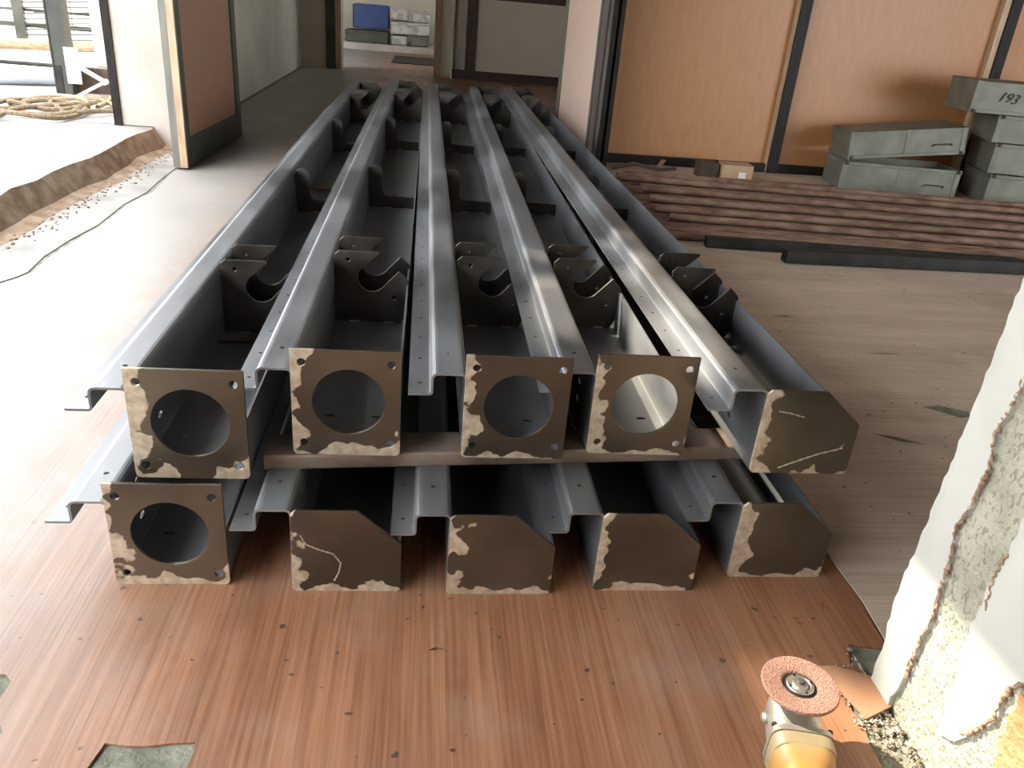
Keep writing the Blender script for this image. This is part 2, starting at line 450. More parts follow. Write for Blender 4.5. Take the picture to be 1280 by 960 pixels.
for x, y, z, yaw, k, lab in beams:
    src = sq if k == 's' else ch
    o = src if k not in used else copy_tree(src)
    used.add(k)
    o.location = (x, y, z); o.rotation_euler = (0, 0, math.radians(yaw))
    o['label'] = lab; o['group'] = 'stacked steel channel beams'
    beam_objs.append(o)
for k in (2, 7, 8):
    hooks = [c for c in beam_objs[k].children if c.name.startswith('hook_bracket')]
    for c, y in zip(hooks, (.67, .80, LB-.80, LB-.67)):
        b2 = hook_mesh(y, True); bmesh.ops.recalc_face_normals(b2, faces=b2.faces[:]); me = bpy.data.meshes.new('hook_bracket'); b2.to_mesh(me); b2.free(); me.materials.append(BRACK); c.data = me
SCR = mat('tan_scratch', (.52,.43,.32), .5, .5)
w = link('weld_scribble', squiggle([(.018,.125),(.028,.105),(.05,.094),(.075,.085),(.088,.065),(.085,.045),(.075,.022)]), SCR, beam_objs[6], smooth=True)
w = link('weld_scribble', squiggle([(.055,.012),(.09,.028),(.13,.045),(.18,.06)]), SCR, beam_objs[4], smooth=True)
w = link('weld_scribble', squiggle([(.03,.134),(.05,.131),(.085,.122)]), SCR, beam_objs[4], smooth=True)

# cross bars between the two layers
def crossbar(a, b, label, w=.084, h=.033, z=.1705):
    a = Vector((*a, z + h/2)); b = Vector((*b, z + h/2)); d = b - a; yaw = math.atan2(d.y, d.x)
    bm = bmesh.new(); sq_tube(bm, d.length, w, h, .004, Matrix.Identity(4))
    o = link('crossbar_tube', bm, BARM, loc=a, rot=(0, 0, yaw), smooth=True)
    tag(o, label, 'metal bar', 'crossbars between the beam layers')
crossbar((-.288, 1.365), (.70, 1.445), 'rusty rectangular steel crossbar behind the front end plates')
crossbar((-.55, 3.6), (.82, 3.6), 'rusty crossbar between the beam layers at mid length')
crossbar((-.55, 5.85), (.82, 5.85), 'rusty crossbar between the beam layers at the far end')

# ------------------------------------------------------------------ floor
def sheet(name, outline, holes, z, t, m, kind='structure'):
    bm = bmesh.new(); plate(bm, outline, holes, t, lambda u, v, w: (u, v, z - t + w))
    return link(name, bm, m, kind=kind)
bm = bmesh.new(); box(bm, -1.9, 7, -4, 16.5, -.25, -.004)
struct('floor', bm, SUB)
def jag(a, b, n, amp, seed=0):
    random.seed(seed); a = Vector(a); b = Vector(b); d = b - a; nn = Vector((-d.y, d.x)).normalized()
    return [tuple(a + d*(i/n) + nn*random.uniform(-amp, amp)) for i in range(n)]
seam = [(-1.42,-4),(-1.42,2.3),(-1.417,2.727),(-1.385,2.80),(-1.372,2.863),(-1.385,3.05),(-1.377,3.267),(-1.36,3.5),(-1.373,3.867),(-1.342,4.122),(-1.36,4.35),(-1.375,4.6),(-1.37,5.9),(-1.58,5.95),(-1.58,16)]
right_edge = [(2.6,16),(2.6,6.0),(.868,6.0),(.868,1.288),(.872,1.165),(.859,1.032),(.79,1.045),(.77,1.0),(.79,.98),(.735,.935),(.723,.897),(.728,.87),(.722,.83),(.719,.80),(.72,.4),(.72,-4)]
h1 = [(-.432,.858),(-.40,.853),(-.37,.852),(-.34,.856),(-.308,.857),(-.304,.845),(-.31,.80),(-.315,.74),(-.46,.74),(-.445,.80)]
h2 = [(-.66,.993),(-.625,.99),(-.61,.975),(-.612,.94),(-.62,.90),(-.588,.892),(-.58,.88),(-.60,.85),(-.66,.84)]
h3 = [(.03,1.037),(.042,1.044),(.055,1.042),(.062,1.033),(.05,1.036)]
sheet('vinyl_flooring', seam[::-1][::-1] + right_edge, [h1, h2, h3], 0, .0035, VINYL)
holesB = [[(1.245,1.845),(1.30,1.835),(1.36,1.80),(1.41,1.775),(1.38,1.79),(1.31,1.80)],
          [(1.50,2.02),(1.56,2.035),(1.64,2.0),(1.62,1.96),(1.58,1.955)],
          [(1.30,2.75),(1.36,2.765),(1.42,2.752),(1.37,2.742)], [(1.50,2.42),(1.60,2.432),(1.66,2.42),(1.58,2.414)], [(1.12,3.02),(1.2,3.04),(1.27,3.02),(1.2,3.018)]]
sheet('vinyl_flooring', [(.872,6.0),(.872,1.288),(.876,1.165),(.865,1.036),(.93,1.05),(.97,.98),(1.2,.97),(7,.97),(7,6.0)], holesB, .001, .0035, VINYL2)
# pale concrete strip along the threshold
sheet('floor', [(-1.9,-4)] + [(x-.012-.012*abs(math.sin(i*2.3)), y) for i, (x, y) in enumerate(seam[:13])] + [(-1.45,5.9),(-1.9,5.9)], [], -.0005, .003, CONCL)
# vinyl flap lifted near the pillar
bm = bmesh.new()
plate(bm, [(.66,.985),(.72,.93),(.735,.875),(.80,.90),(.795,.955),(.73,.99)], [], .003, lambda u, v, w: (u, v, .003 + w + .1*max(0, u-.74)))
tag(link('vinyl_offcut', bm, mat('tan_vinyl_back', (.36,.19,.11), .6, 0, (.44,.25,.15), 9)), 'torn tan vinyl scrap on the floor at the foot of the plaster pier', 'floor scrap')

# raised concrete outside the threshold
bm = bmesh.new()
random.seed(3)
top = []; ys = [-4 + i*.18 for i in range(52)]
ys = [y for y in ys if y < 5.26] + [5.27]
A, B, C, D = [], [], [], []
for y in ys:
    xt = -1.655 - (5.14 - y)*.036 + random.uniform(-.018, .018); xb = xt + .055 + random.uniform(-.008, .012)
    A.append(bm.verts.new((-3.3, y, .12))); B.append(bm.verts.new((xt, y, .12 - random.uniform(0, .006))))
    C.append(bm.verts.new((xb, y, .012 + random.uniform(0, .01)))); D.append(bm.verts.new((xb + .05 + random.uniform(0, .035), y, -.002)))
for i in range(len(ys)-1):
    f = bm.faces.new((A[i], B[i], B[i+1], A[i+1])); f.material_index = 0
    f = bm.faces.new((B[i], C[i], C[i+1], B[i+1])); f.material_index = 1
    f = bm.faces.new((C[i], D[i], D[i+1], C[i+1])); f.material_index = 1
struct('floor', bm, [CONCL, EARTH])
bm = bmesh.new(); box(bm, -3.3, -1.66, 5.27, 7.2, .0, .12); struct('floor', bm, CONCL)
bm = bmesh.new(); box(bm, -30, -3.28, -30, 45, -.2, .05); box(bm, -3.28, -1.9, 7.2, 45, -.2, .05); struct('floor', bm, GROUND)

# ------------------------------------------------------------------ walls
CH = 3.2; LINT = 2.91; HB = 6.62
# left pier and inner left wall
bm = bmesh.new(); box(bm, -1.88, -1.45, 5.27, 5.92, 0, CH)
struct('wall_left', bm, PLASTER)
bm = bmesh.new(); box(bm, -1.84, -1.62, 5.92, 11.2, 0, CH); struct('wall_left', bm, PLASTERW)
bm = bmesh.new(); box(bm, -1.885, -1.84, 5.255, 5.30, .115, CH); struct('trim_1', bm, BLKWOOD)
# added lintel over the wide opening, sides lowered to trim skylight; end wall beside camera
bm = bmesh.new(); box(bm, -1.88, -1.70, -4, 5.27, LINT, CH); box(bm, -1.88, -1.7, -4, -2.2, 0, LINT); box(bm, -1.88, -1.70, -2.2, 2.0, 2.15, LINT); box(bm, -1.88, -1.70, 4.45, 5.27, 2.15, LINT); struct('wall_left', bm, PLASTER)
# unseen building added across the yard; its height and parapet shape the sun patches
bm = bmesh.new(); box(bm, -9, -6, 3.0, 7.05, -.1, HB); box(bm, -9, -6, -12, 3.0, -.1, 2.6); box(bm, -9, -6, 7.05, 8.0, -.1, HB + 1.6)
nb = bpy.data.objects.new('added_shade_wall', None); COL.objects.link(nb); nb.location = (-6, 0, 0); nb['kind'] = 'structure'
WHITEW = mat('bounce_white_render', (.78,.77,.73), .9, 0, (.84,.83,.80), 2)  # pale so the added building bounces more skylight indoors
bmesh.ops.translate(bm, verts=bm.verts[:], vec=(6, 0, 0)); link('wall', bm, WHITEW, nb)
for y, wd, hh in ((6.75,.12,.6),(6.45,.12,.55),(6.1,.14,.42),(5.8,.08,.22),(5.15,.17,.5)):
    link('sun_shade_block', boxm(-.3, 0, y, y+wd, HB, HB+hh), PLASTERW, nb)  # added blocks that stripe the sun on the beams and shade the floor
for y in (-4, -1, 3.6, 5.4): link('added_window', boxm(-.02, .03, y, y+1.1, 1.1, 2.3), BLKTUBE, nb)
# back wall of the inner passage, with doorway to the store room
bm = bmesh.new(); box(bm, -1.62, -1.31, 11.15, 11.35, 0, CH); struct('wall_back', bm, PLASTERW)
bm = bmesh.new(); box(bm, -1.31, -1.19, 11.12, 11.4, 0, CH); struct('trim_3', bm, GPAINT)
bm = bmesh.new(); box(bm, -1.19, -1.12, 11.12, 11.4, 0, CH); struct('trim_4', bm, OAK)
bm = bmesh.new(); box(bm, .045, .125, 11.12, 11.4, 0, CH); struct('trim_5', bm, OAK)
bm = bmesh.new(); box(bm, .125, .50, 11.18, 11.3, 0.02, CH); struct('wall_back', bm, CREAM)
bm = bmesh.new(); box(bm, .255, .28, 10.95, 11.18, 0, CH); struct('trim_6', bm, CREAM)
bm = bmesh.new(); box(bm, 0.5, 2.6, 11.2, 11.3, 0.0, CH); struct('wall_back', bm, CREAM)
t = bpy.data.objects.new('door_3', None); COL.objects.link(t); t['kind'] = 'structure'
link('board', boxm(.57, 1.80, 11.05, 11.09, .10, 1.05), CREAM, t)
link('rail', boxm(.28, 1.80, 11.03, 11.10, .0, .105), DKWOOD, t)
link('rail', boxm(.44, 1.80, 11.03, 11.10, .945, 1.10), DKWOOD, t)
link('stile', boxm(.44, .575, 11.02, 11.10, .1, 2.1), DKWOOD, t)
link('board', boxm(.57, 1.80, 11.05, 11.09, 1.10, 2.1), CREAM, t)
# store room behind
bm = bmesh.new(); box(bm, -3, 2.6, 15.9, 16.0, 0, CH); struct('wall_back', bm, PLASTERW)
bm = bmesh.new(); box(bm, -3.1, -3, 11.3, 16.0, 0, CH); struct('wall_left', bm, PLASTERW)
bm = bmesh.new(); box(bm, 2.6, 2.7, 5.9, 8.0, 0, CH); box(bm, 2.6, 2.7, 8.0, 15.5, 0, .95); box(bm, 2.6, 2.7, 8.0, 15.5, 2.5, CH); box(bm, 2.6, 2.7, 9.4, 12.5, .95, 2.5); box(bm, 2.6, 2.7, 15.5, 16, 0, CH); struct('wall_right', bm, PLASTERW)
bm = bmesh.new()
for y in (8.0, 8.7, 9.35, 12.5, 14, 15.45): box(bm, 2.6, 2.68, y, y+.05, .95, 2.5)
box(bm, 2.6, 2.68, 8, 15.5, .93, .98); struct('added_window_1', bm, DKWOOD)  # unseen window, added to let daylight into the passage and store room
bm = bmesh.new(); box(bm, -3.0, -1.6, 11.3, 16.0, -.2, -.004); struct('floor', bm, SUB)
bm = bmesh.new(); box(bm, -2.9, 1.5, 14.75, 15.9, 0, .10); struct('trim_7', bm, CONC)
tag(link('rubber_mat', boxm(-.56, .35, 12.6, 13.9, 0.0015, .012), MATM, bevel=.004), 'black rubber mat on the floor in the far doorway', 'mat')

# right: tall laminate partition
bm = bmesh.new(); box(bm, 1.12, 7, 5.80, 5.9, 0, CH); struct('wall_back', bm, [ORANGE])
bm = bmesh.new(); box(bm, 1.12, 7, 5.755, 5.80, 0, .06); struct('baseboard_back', bm, BLKWOOD)
for i, (x, wd) in enumerate(((1.17, .05), (2.45, .075), (3.93, .075), (5.4, .075))):
    bm = bmesh.new(); box(bm, x, x+wd, 5.735, 5.80, 0, CH); struct('trim_%d' % (8+i), bm, BLKWOOD)
bm = bmesh.new(); box(bm, 3.885, 3.93, 5.75, 5.80, 0, CH); struct('trim_12', bm, OAK)
bm = bmesh.new(); box(bm, 2.44, 2.45, 5.75, 5.80, 0, CH); struct('trim_13', bm, OAK)
bm = bmesh.new(); box(bm, 7, 7.1, .8, 5.9, 0, CH); box(bm, 1.2, 3.9, .80, .93, 0, CH); box(bm, 3.9, 7.1, .80, .93, 2.3, CH); struct('wall_right', bm, PLASTERW)  # unseen front wall of the right room, its opening sized to limit daylight

# open door leaves
def leaf(name, a, b, h, th, face, frame, edge1, edge2, stile=.10, bot=.17):
    a = Vector((*a, 0)); b = Vector((*b, 0)); d = b - a; L = d.length; yaw = math.atan2(d.y, d.x)
    t = bpy.data.objects.new(name, None); COL.objects.link(t); t.location = a; t.rotation_euler = (0, 0, yaw); t['kind'] = 'structure'
    y1 = th; z0 = .012
    link('panel', boxm(stile*.5, L-stile*.5, .012, y1-.012, bot*.5, h-.05), face, t)
    for x0, x1 in ((0.02, stile), (L-stile, L)): link('stile', boxm(x0, x1, .0, y1, z0, h), frame, t)
    link('rail', boxm(stile, L-stile, .0, y1, z0, bot), frame, t)
    link('rail', boxm(stile, L-stile, .0, y1, h-.1, h), frame, t)
    link('edge_strip', boxm(0, .02, 0, y1*.5, z0, h), edge1, t)
    link('edge_strip', boxm(0, .02, y1*.5, y1, z0, h), edge2, t)
    return t
leaf('door_1', (-1.312, 4.66), (-1.252, 5.79), 2.2, .075, BROWNL, GREYF, OAK, GREYE, stile=.085, bot=.16)
leaf('door_2', (1.115, 5.50), (.985, 6.22), 2.2, .05, PINKL, GREYE, DKWOOD, DKWOOD, stile=.045, bot=.045)
bm = bmesh.new(); box(bm, 1.105, 1.135, 5.50, 5.56, 0, 2.4); struct('trim_14', bm, GREYE)
bm = bmesh.new(); box(bm, 1.135, 1.16, 5.46, 5.75, 0, 2.4); box(bm, 1.175, 1.20, 5.44, 5.75, 0, 2.4); struct('trim_15', bm, BLKWOOD)
# shell out of frame
bm = bmesh.new(); box(bm, -1.9, 7.1, -4.1, 16, CH, CH+.1); box(bm, -3.1, -1.9, 11.3, 16, CH, CH+.1); struct('ceiling', bm, CEIL)
bm = bmesh.new(); box(bm, -1.9, 1.2, -4.1, -4, 0, CH); struct('wall_front', bm, PLASTERW)

# plaster pier in the right foreground
bm = bmesh.new(); box(bm, .792, 1.20, -4, .942, -.004, CH); struct('wall_right', bm, PLR)
def relief(name, poly, x0, x1, m, sub=0):
    bm = bmesh.new(); plate(bm, poly, [], x1 - x0, lambda u, v, w: (x0 + w, u, v))
    return struct(name, bm, m, bevel=.0015)
def wander(pts, amp, seed, step=.012):
    random.seed(seed); out = []
    for i in range(len(pts)-1):
        a = Vector(pts[i]); b = Vector(pts[i+1]); n = max(1, int((b-a).length/step))
        for k in range(n):
            p = a + (b-a)*(k/n); out.append((p.x + random.uniform(-amp, amp), p.y + random.uniform(-amp, amp)*.5))
    out.append(tuple(pts[-1])); return out
left = wander([(.945, 2.9), (.946, .9), (.947, .728), (.952, .528), (.958, .352), (.965, .231), (.966, .15), (.957, .09), (.957, .0)], .0025, 1)
inner = wander([(.905, .0), (.89, .05), (.889, .083), (.887, .162), (.882, .214), (.886, .288), (.901, .364), (.888, .421), (.884, .471), (.897, .527), (.884, .558), (.884, .612), (.888, .9), (.885, 2.9)], .004, 2)
relief('trim_16', left + inner, .783, .796, PLG)
s2 = wander([(.79, .07), (.797, .13), (.802, .182), (.811, .234), (.809, .316), (.806, .36), (.798, .452), (.80, .9), (.80, 2.9)], .004, 5)
s2b = wander([(.60, 2.9), (.60, .33), (.70, .267), (.714, .243), (.717, .211), (.717, .181), (.74, .13), (.76, .09), (.79, .07)], .005, 6)
relief('trim_17', s2b[:-1] + s2, .786, .793, PLG)
bm = bmesh.new(); plate(bm, wander([(.70, .25), (.694, .16), (.684, .10), (.66, .0), (.3, .0), (.3, .25), (.70, .25)], .004, 9)[:-1], [], .006, lambda u, v, w: (.7865 + w, u, v)); struct('trim_18', bm, BRICK)
# ragged brown crack ridges along the broken edges
def ridge(pts, r, seed, m):
    random.seed(seed); P = []
    for i in range(len(pts)-1):
        a = Vector(pts[i]); b = Vector(pts[i+1]); n = max(1, int((b-a).length/.0045))
        for k in range(n): p = a + (b-a)*(k/n); P.append((.786 - random.uniform(0, .002), p.x + random.uniform(-.003, .003), p.y))
    bm = bmesh.new(); tube(bm, P, [r*random.uniform(.35, 1.3) for _ in P], 7); return bm
RIDGE = mat('brown_crack_mortar', (.22,.13,.08), .95, 0, (.40,.28,.19), 60)
struct('trim_20', ridge([(.888,.085),(.887,.162),(.882,.214),(.886,.288),(.901,.364),(.888,.421),(.884,.471),(.897,.527),(.884,.60),(.886,.74)], .0026, 4, RIDGE), RIDGE)
struct('trim_21', ridge([(.80,.30),(.806,.36),(.798,.40)], .002, 4, RIDGE), RIDGE)
struct('trim_22', ridge([(.75,.115),(.74,.13),(.717,.181),(.714,.243),(.698,.267)], .0035, 8, RIDGE), RIDGE)

# rubble at the pier foot
random.seed(21); bm = bmesh.new()
for i in range(900):
    y = random.gauss(.88, .07); x = .785 - abs(random.gauss(0, .04)) if y < .95 else random.uniform(.74, .95)
    if y > 1.04 or y < .72: continue
    if x < .715: continue
    s = random.uniform(.0008, .0035)*(1.8 if random.random() < .06 else .8)
    M = Matrix.Translation((min(x, .784), y, s*.4 + .002)) @ Matrix.Rotation(random.uniform(0, 6), 4, 'Z') @ Matrix.Diagonal((s, s*random.uniform(.5, 1.4), s*.5, 1))
    bmesh.ops.create_icosphere(bm, subdivisions=1, radius=1, matrix=M)
for v in bm.verts: v.co += Vector((random.uniform(-.0006, .0006),)*3)
tag(link('plaster_rubble', bm, CHIP), 'crumbs of broken plaster on the floor at the pier foot', 'rubble', kind='stuff')
random.seed(33); bm = bmesh.new()
for i in range(260):
    y = random.uniform(2.6, 5.2); x = -1.52 - (5.14-y)*.036 + random.gauss(0, .035); s = random.uniform(.002, .008)
    if x < -1.6 - (5.14-y)*.036: continue
    M = Matrix.Translation((x, y, s*.4)) @ Matrix.Rotation(random.uniform(0, 6), 4, 'Z') @ Matrix.Diagonal((s, s*random.uniform(.5, 1.5), s*.6, 1))
    bmesh.ops.create_icosphere(bm, subdivisions=1, radius=1, matrix=M)
tag(link('step_rubble', bm, EARTH), 'brown crumbled mortar along the foot of the concrete step', 'rubble', kind='stuff')

# ------------------------------------------------------------------ angle grinder
def grinder():
    g = empty('angle_grinder', 'worn yellow angle grinder lying disc-up on the floor beside the plaster pier', 'angle grinder', (.584, .846, 0))
    g.rotation_euler = (math.radians(0), math.radians(0), math.radians(-12))
    # local: disc axis at origin, body runs to -Y
    zd = .112
    d = bmesh.new()
    prof = [(.0001, zd-.004), (.056, zd-.004), (.0575, zd-.001), (.0575, zd+.001), (.056, zd+.0032), (.030, zd+.0030), (.0265, zd+.001), (.0245, zd-.003), (.0001, zd-.0032)]
    lathe(d, prof, 72)
    disc = link('grinding_disc', d, ABR, g, smooth=True)
    rec = bmesh.new(); lathe(rec, [(.0001, zd-.002), (.026, zd-.002), (.026, zd-.0012), (.0001, zd-.0012)], 48)
    link('disc_recess', rec, BLK, disc)
    nut = bmesh.new(); lathe(nut, [(.0001, zd), (.0195, zd), (.0205, zd+.0015), (.0205, zd+.003), (.0195, zd+.004), (.016, zd+.004), (.015, zd+.0032), (.0115, zd+.0032), (.011, zd+.0065), (.0085, zd+.007), (.0001, zd+.007)], 40)
    for v in nut.verts: v.co.z -= .0015
    no = link('lock_nut', nut, NUTM, g, smooth=True)
    sl = bmesh.new()
    for a in (20, 110, 200, 290):
        lathe(sl, [(.0001, zd+.0026), (.0024, zd+.0026), (.0024, zd+.0030), (.0001, zd+.0030)], 12, Matrix.Translation((.0175*math.cos(math.radians(a)), .0175*math.sin(math.radians(a)), 0)))
    link('pin_hole', sl, BLK, no)
    sp_ = bmesh.new(); lathe(sp_, [(.0001, zd+.005), (.0052, zd+.005), (.0052, zd+.0085), (.004, zd+.0095), (.0001, zd+.0095)], 20); link('spindle', sp_, DARK, g, smooth=True)
    # gear head (tapered housing below the disc), collar ring under disc
    col = bmesh.new(); lathe(col, [(.0001, .082), (.027, .082), (.027, .094), (.021, .096), (.021, zd-.004), (.0001, zd-.004)], 36); link('spindle_collar', col, DARK, g, smooth=True)
    def sup(y, w, h, cz, e=3.2, n=28, cx=0):
        r = []
        for k in range(n):
            a = 2*PI*k/n; c, s = math.cos(a), math.sin(a)
            r.append((cx + w*math.copysign(abs(c)**(2/e), c), y, cz + h*math.copysign(abs(s)**(2/e), s)))
        return r
    hd = bmesh.new()
    ring_skin(hd, [sup(.036, .010, .018, .050), sup(.032, .024, .030, .050), sup(.015, .034, .034, .050), sup(-.010, .038, .036, .048), sup(-.035, .039, .036, .045), sup(-.052, .040, .036, .044), sup(-.056, .046, .043, .046, 5), sup(-.066, .047, .044, .046, 5), sup(-.0665, .040, .038, .046)])
    head = link('gear_head', hd, CAST, g, smooth=True)
    for sx in (-1, 1):
        for sz in (.012, .080):
            bt = bmesh.new(); lathe(bt, [(.0001, 0), (.0042, 0), (.0042, .003), (.003, .0045), (.0001, .0045)], 12, Matrix.Translation((sx*.040, -.054, sz)) @ Matrix.Rotation(-PI/2, 4, 'X')); link('screw', bt, DARK, head)
    kn = bmesh.new(); lathe(kn, [(.0001, 0), (.008, 0), (.009, .006), (.006, .010), (.0001, .010)], 16, Matrix.Translation((-.036, -.012, .05)) @ Matrix.Rotation(-PI/2, 4, 'Y')); link('side_handle_socket', kn, CAST, head, smooth=True)
    cl = bmesh.new()
    ring_skin(cl, [sup(-.0675, .046, .043, .046, 4), sup(-.085, .046, .043, .046, 4), sup(-.088, .044, .041, .046, 4)]); link('body_collar', cl, mat('worn_tan_plastic', (.26,.21,.12), .45, .1, (.34,.27,.16), 12), g, smooth=True)
    bd = bmesh.new()
    ring_skin(bd, [sup(-.088, .045, .042, .046, 3), sup(-.105, .043, .040, .046, 2.6), sup(-.112, .0375, .036, .046, 2.3), sup(-.15, .035, .034, .046, 2.2), sup(-.20, .033, .032, .045, 2.2), sup(-.25, .030, .030, .044, 2.2), sup(-.27, .024, .024, .044, 2.2)])
    link('motor_housing', bd, YEL, g, smooth=True)
    sw = bmesh.new(); box(sw, .030, .038, -.19, -.15, .038, .054); link('switch', sw, BLK, g, bevel=.002)
    tb = bmesh.new(); tube(tb, [(0, -.265, .044), (0, -.29, .042), (.01, -.33, .02), (.03, -.38, .006), (.06, -.5, .006)], .004, 8); link('power_cord', tb, BLK, g, smooth=True)
    return g
grinder()

# ------------------------------------------------------------------ rusty pipes
def pipe(a, b, r, label, zoff=0, ext=1.6, m=RUST, group='rusty round pipes on the floor'):
    a = Vector((*a, r + .002 + zoff)); b = Vector((*b, r + .002 + zoff)); d = (b - a).normalized(); b2 = a + d*((b-a).length + ext)
    bm = bmesh.new(); L = (b2-a).length; hollow_tube(bm, (0,0,0), (L,0,0), r, r*.82)
    o = link('rusty_pipe', bm, m, loc=a, rot=(0, 0, math.atan2(d.y, d.x)), smooth=True)
    tag(o, label, 'pipe', group); return o
named = [((1.219,5.194),(2.483,5.087),0,'rusty round pipe at the very back of the floor pile, nearest the partition'),
 ((1.567,5.03),(3.0,4.90),.039,'rusty pipe resting in front of the small cardboard box, its end set back'),
 ((1.187,4.93),(3.2,4.70),.039,'rusty pipe in the back half of the pile, just under the cardboard box'),
 ((1.252,4.64),(3.2,4.44),.039,'long rusty pipe lying on top of the pile, behind the middle'),
 ((1.232,4.39),(3.2,4.19),.039,'rusty pipe on top across the middle of the pile'),
 ((1.209,4.155),(3.2,4.0),.039,'thick rusty pipe on top near the front of the pile'),
 ((1.235,3.985),(3.08,3.80),.039,'rusty pipe one row behind the front edge of the pile'),
 ((1.115,3.775),(3.3,3.589),0,'frontmost rusty pipe, its left end lying behind the dark square tube')]
for a, b, z, lab in named: pipe(a, b, .019, lab, z)
random.seed(11)
k = 0; y = 3.825
while y < 5.09:
    x0 = random.choice([1.03, 1.06, 1.10, 1.05, 1.16, 1.3])
    pipe((x0, y + .02 - .085*(x0-1.03)), (x0 + 2, y + .02 - .085*(x0+2-1.03)), .0185, 'rusty round pipe packed between others in the bottom of the floor pile', 0, 1.4, group='bottom row pipes of the rusty pile')
    y += .0415; k += 1
def black_tube(a, b, w, label, ext):
    a = Vector((*a, w/2+.003)); b = Vector((*b, w/2+.003)); d = (b-a).normalized()
    bm = bmesh.new(); sq_tube(bm, (b-a).length + ext, w, w, .004, Matrix.Identity(4))
    o = link('square_tube', bm, BLKTUBE, loc=a, rot=(0, 0, math.atan2(d.y, d.x)), smooth=True); tag(o, label, 'metal tube')
black_tube((1.34, 3.668), (2.34, 3.608), .05, 'dark brown square steel tube lying along the front of the rusty pipes', .55)
black_tube((1.655, 3.475), (2.9, 3.49), .062, 'black square steel tube with open end, closest to the beams', .7)

# odds and ends by the partition
def small_box(name, x0, x1, y0, y1, h, m, label, cat, rz=0, flap=False, z=0):
    cx, cy = (x0+x1)/2, (y0+y1)/2
    r = empty(name, label, cat, (cx, cy, z), rz)
    w, d = (x1-x0)/2, (y1-y0)/2
    link('carton', boxm(-w, w, -d, d, 0, h), m, r, bevel=.003)
    link('lid_flap', boxm(-w, 0-.003, -d-.002, d+.002, h, h+.004), m, r)
    link('lid_flap', boxm(.003, w, -d-.002, d+.002, h, h+.004), m, r)
    if flap: link('paper_label', boxm(.01, .06, -d-.0025, -d, .02, .06), PAPER, r)
    return r
small_box('cardboard_box', 1.99, 2.2, 5.36, 5.50, .10, CARD, 'small tan cardboard box with a white label behind the rusty pipes', 'box', -.08, True, .0)
small_box('cardboard_box', 1.84, 1.97, 5.40, 5.52, .095, DARK, 'small dark brown carton left of the tan cardboard box', 'box', .1, False, .0)
random.seed(5); bm = bmesh.new()
tube(bm, [(1.25,5.45,.02),(1.40,5.50,.05),(1.55,5.43,.03),(1.7,5.5,.03)], .012, 7); tag(link('bent_scrap_rod', bm, DARK, smooth=True), 'bent dark scrap rod lying behind the pipes against the partition', 'metal scrap')
bm = bmesh.new(); box(bm, 0, .035, 0, .09, 0, .006); o = link('metal_offcut', bm, WELD, loc=(1.56,5.50,.03), rot=(.5,0,-.7)); tag(o, 'small shiny metal offcut on the scrap behind the pipes', 'metal scrap')
bm = bmesh.new(); tube(bm, [(1.3,5.34,.014),(2.0,5.31,.014),(2.75,5.29,.014)], .012, 8); tag(link('thin_rod', bm, RUST, smooth=True), 'thin rusty rod on the floor between pipes and cardboard box', 'rod')

# ------------------------------------------------------------------ tin crates
def crate(label, x, y, z, L, W, H, rz, rot=None, up_open=True, text=None):
    r = empty('tin_crate', label, 'crate', (x, y, z), rz, 'galvanised tin crates in the corner', rot=rot)
    t = .006; bm = bmesh.new()
    s = .0
    def wall(p, q):
        box(bm, p[0], q[0], p[1], q[1], 0, H)
    box(bm, 0, L, 0, W, 0 if up_open else H-t, t if up_open else H)
    box(bm, 0, L, 0, t, 0, H); box(bm, 0, L, W-t, W, 0, H); box(bm, 0, t, 0, W, 0, H); box(bm, L-t, L, 0, W, 0, H)
    link('tray', bm, GALV, r, bevel=.002)
    zz = (H-.022, H) if up_open else (0, .022)
    rm = bmesh.new(); e = .008
    box(rm, -e, L+e, -e, 0, *zz); box(rm, -e, L+e, W, W+e, *zz); box(rm, -e, 0, 0, W, *zz); box(rm, L, L+e, 0, W, *zz)
    link('rim', rm, GALV, r, bevel=.003)
    for cx in (0, L):
        pm = bmesh.new(); sgn = 1 if cx == 0 else -1
        box(pm, cx - .005 if sgn > 0 else cx-.03, cx+.03 if sgn > 0 else cx+.005, -.005, 0, 0, H); box(pm, cx-.005 if sgn > 0 else cx, cx if sgn > 0 else cx+.005, -.005, .035, 0, H)
        link('corner_angle', pm, GALV, r)
        km = bmesh.new(); lathe(km, [(.0001,0),(.011,0),(.011,.014),(.0001,.016)], 12, Matrix.Translation((cx + (.02 if sgn > 0 else -.02), -.009, (zz[0]+zz[1])/2)) @ Matrix.Rotation(PI/2, 4, 'X')); link('rivet_knob', km, DARK, r)
    cm = bmesh.new(); box(cm, L*.48, L*.48+.022, -.0045, 0, 0, H); link('seam_strap', cm, GALV, r)
    hb = bmesh.new(); tube(hb, [(L*.72, -.004, H*.35), (L*.72, -.02, H*.42), (L*.88, -.02, H*.42), (L*.88, -.004, H*.35)], .004, 8); link('handle', hb, DARK, r, smooth=True)
    if text:
        cu = bpy.data.curves.new('t', 'FONT'); cu.body = text; cu.size = .085; cu.extrude = .0006; cu.shear = .35
        to = bpy.data.objects.new('t', cu); COL.objects.link(to); dg = bpy.context.evaluated_depsgraph_get(); dg.update()
        me = bpy.data.meshes.new_from_object(to.evaluated_get(dg)); bpy.data.objects.remove(to); me.materials.clear(); me.materials.append(INK)
        o = bpy.data.objects.new('painted_number', me); COL.objects.link(o); o.parent = r; o.location = (L*.2, -.007, H*.42); o.rotation_euler = (PI/2, .1, 0)
    return r
crate('leftmost tin crate, standing on the floor under the tilted upturned one', 2.80, 5.33, 0.0, .80, .34, .185, math.radians(-7))
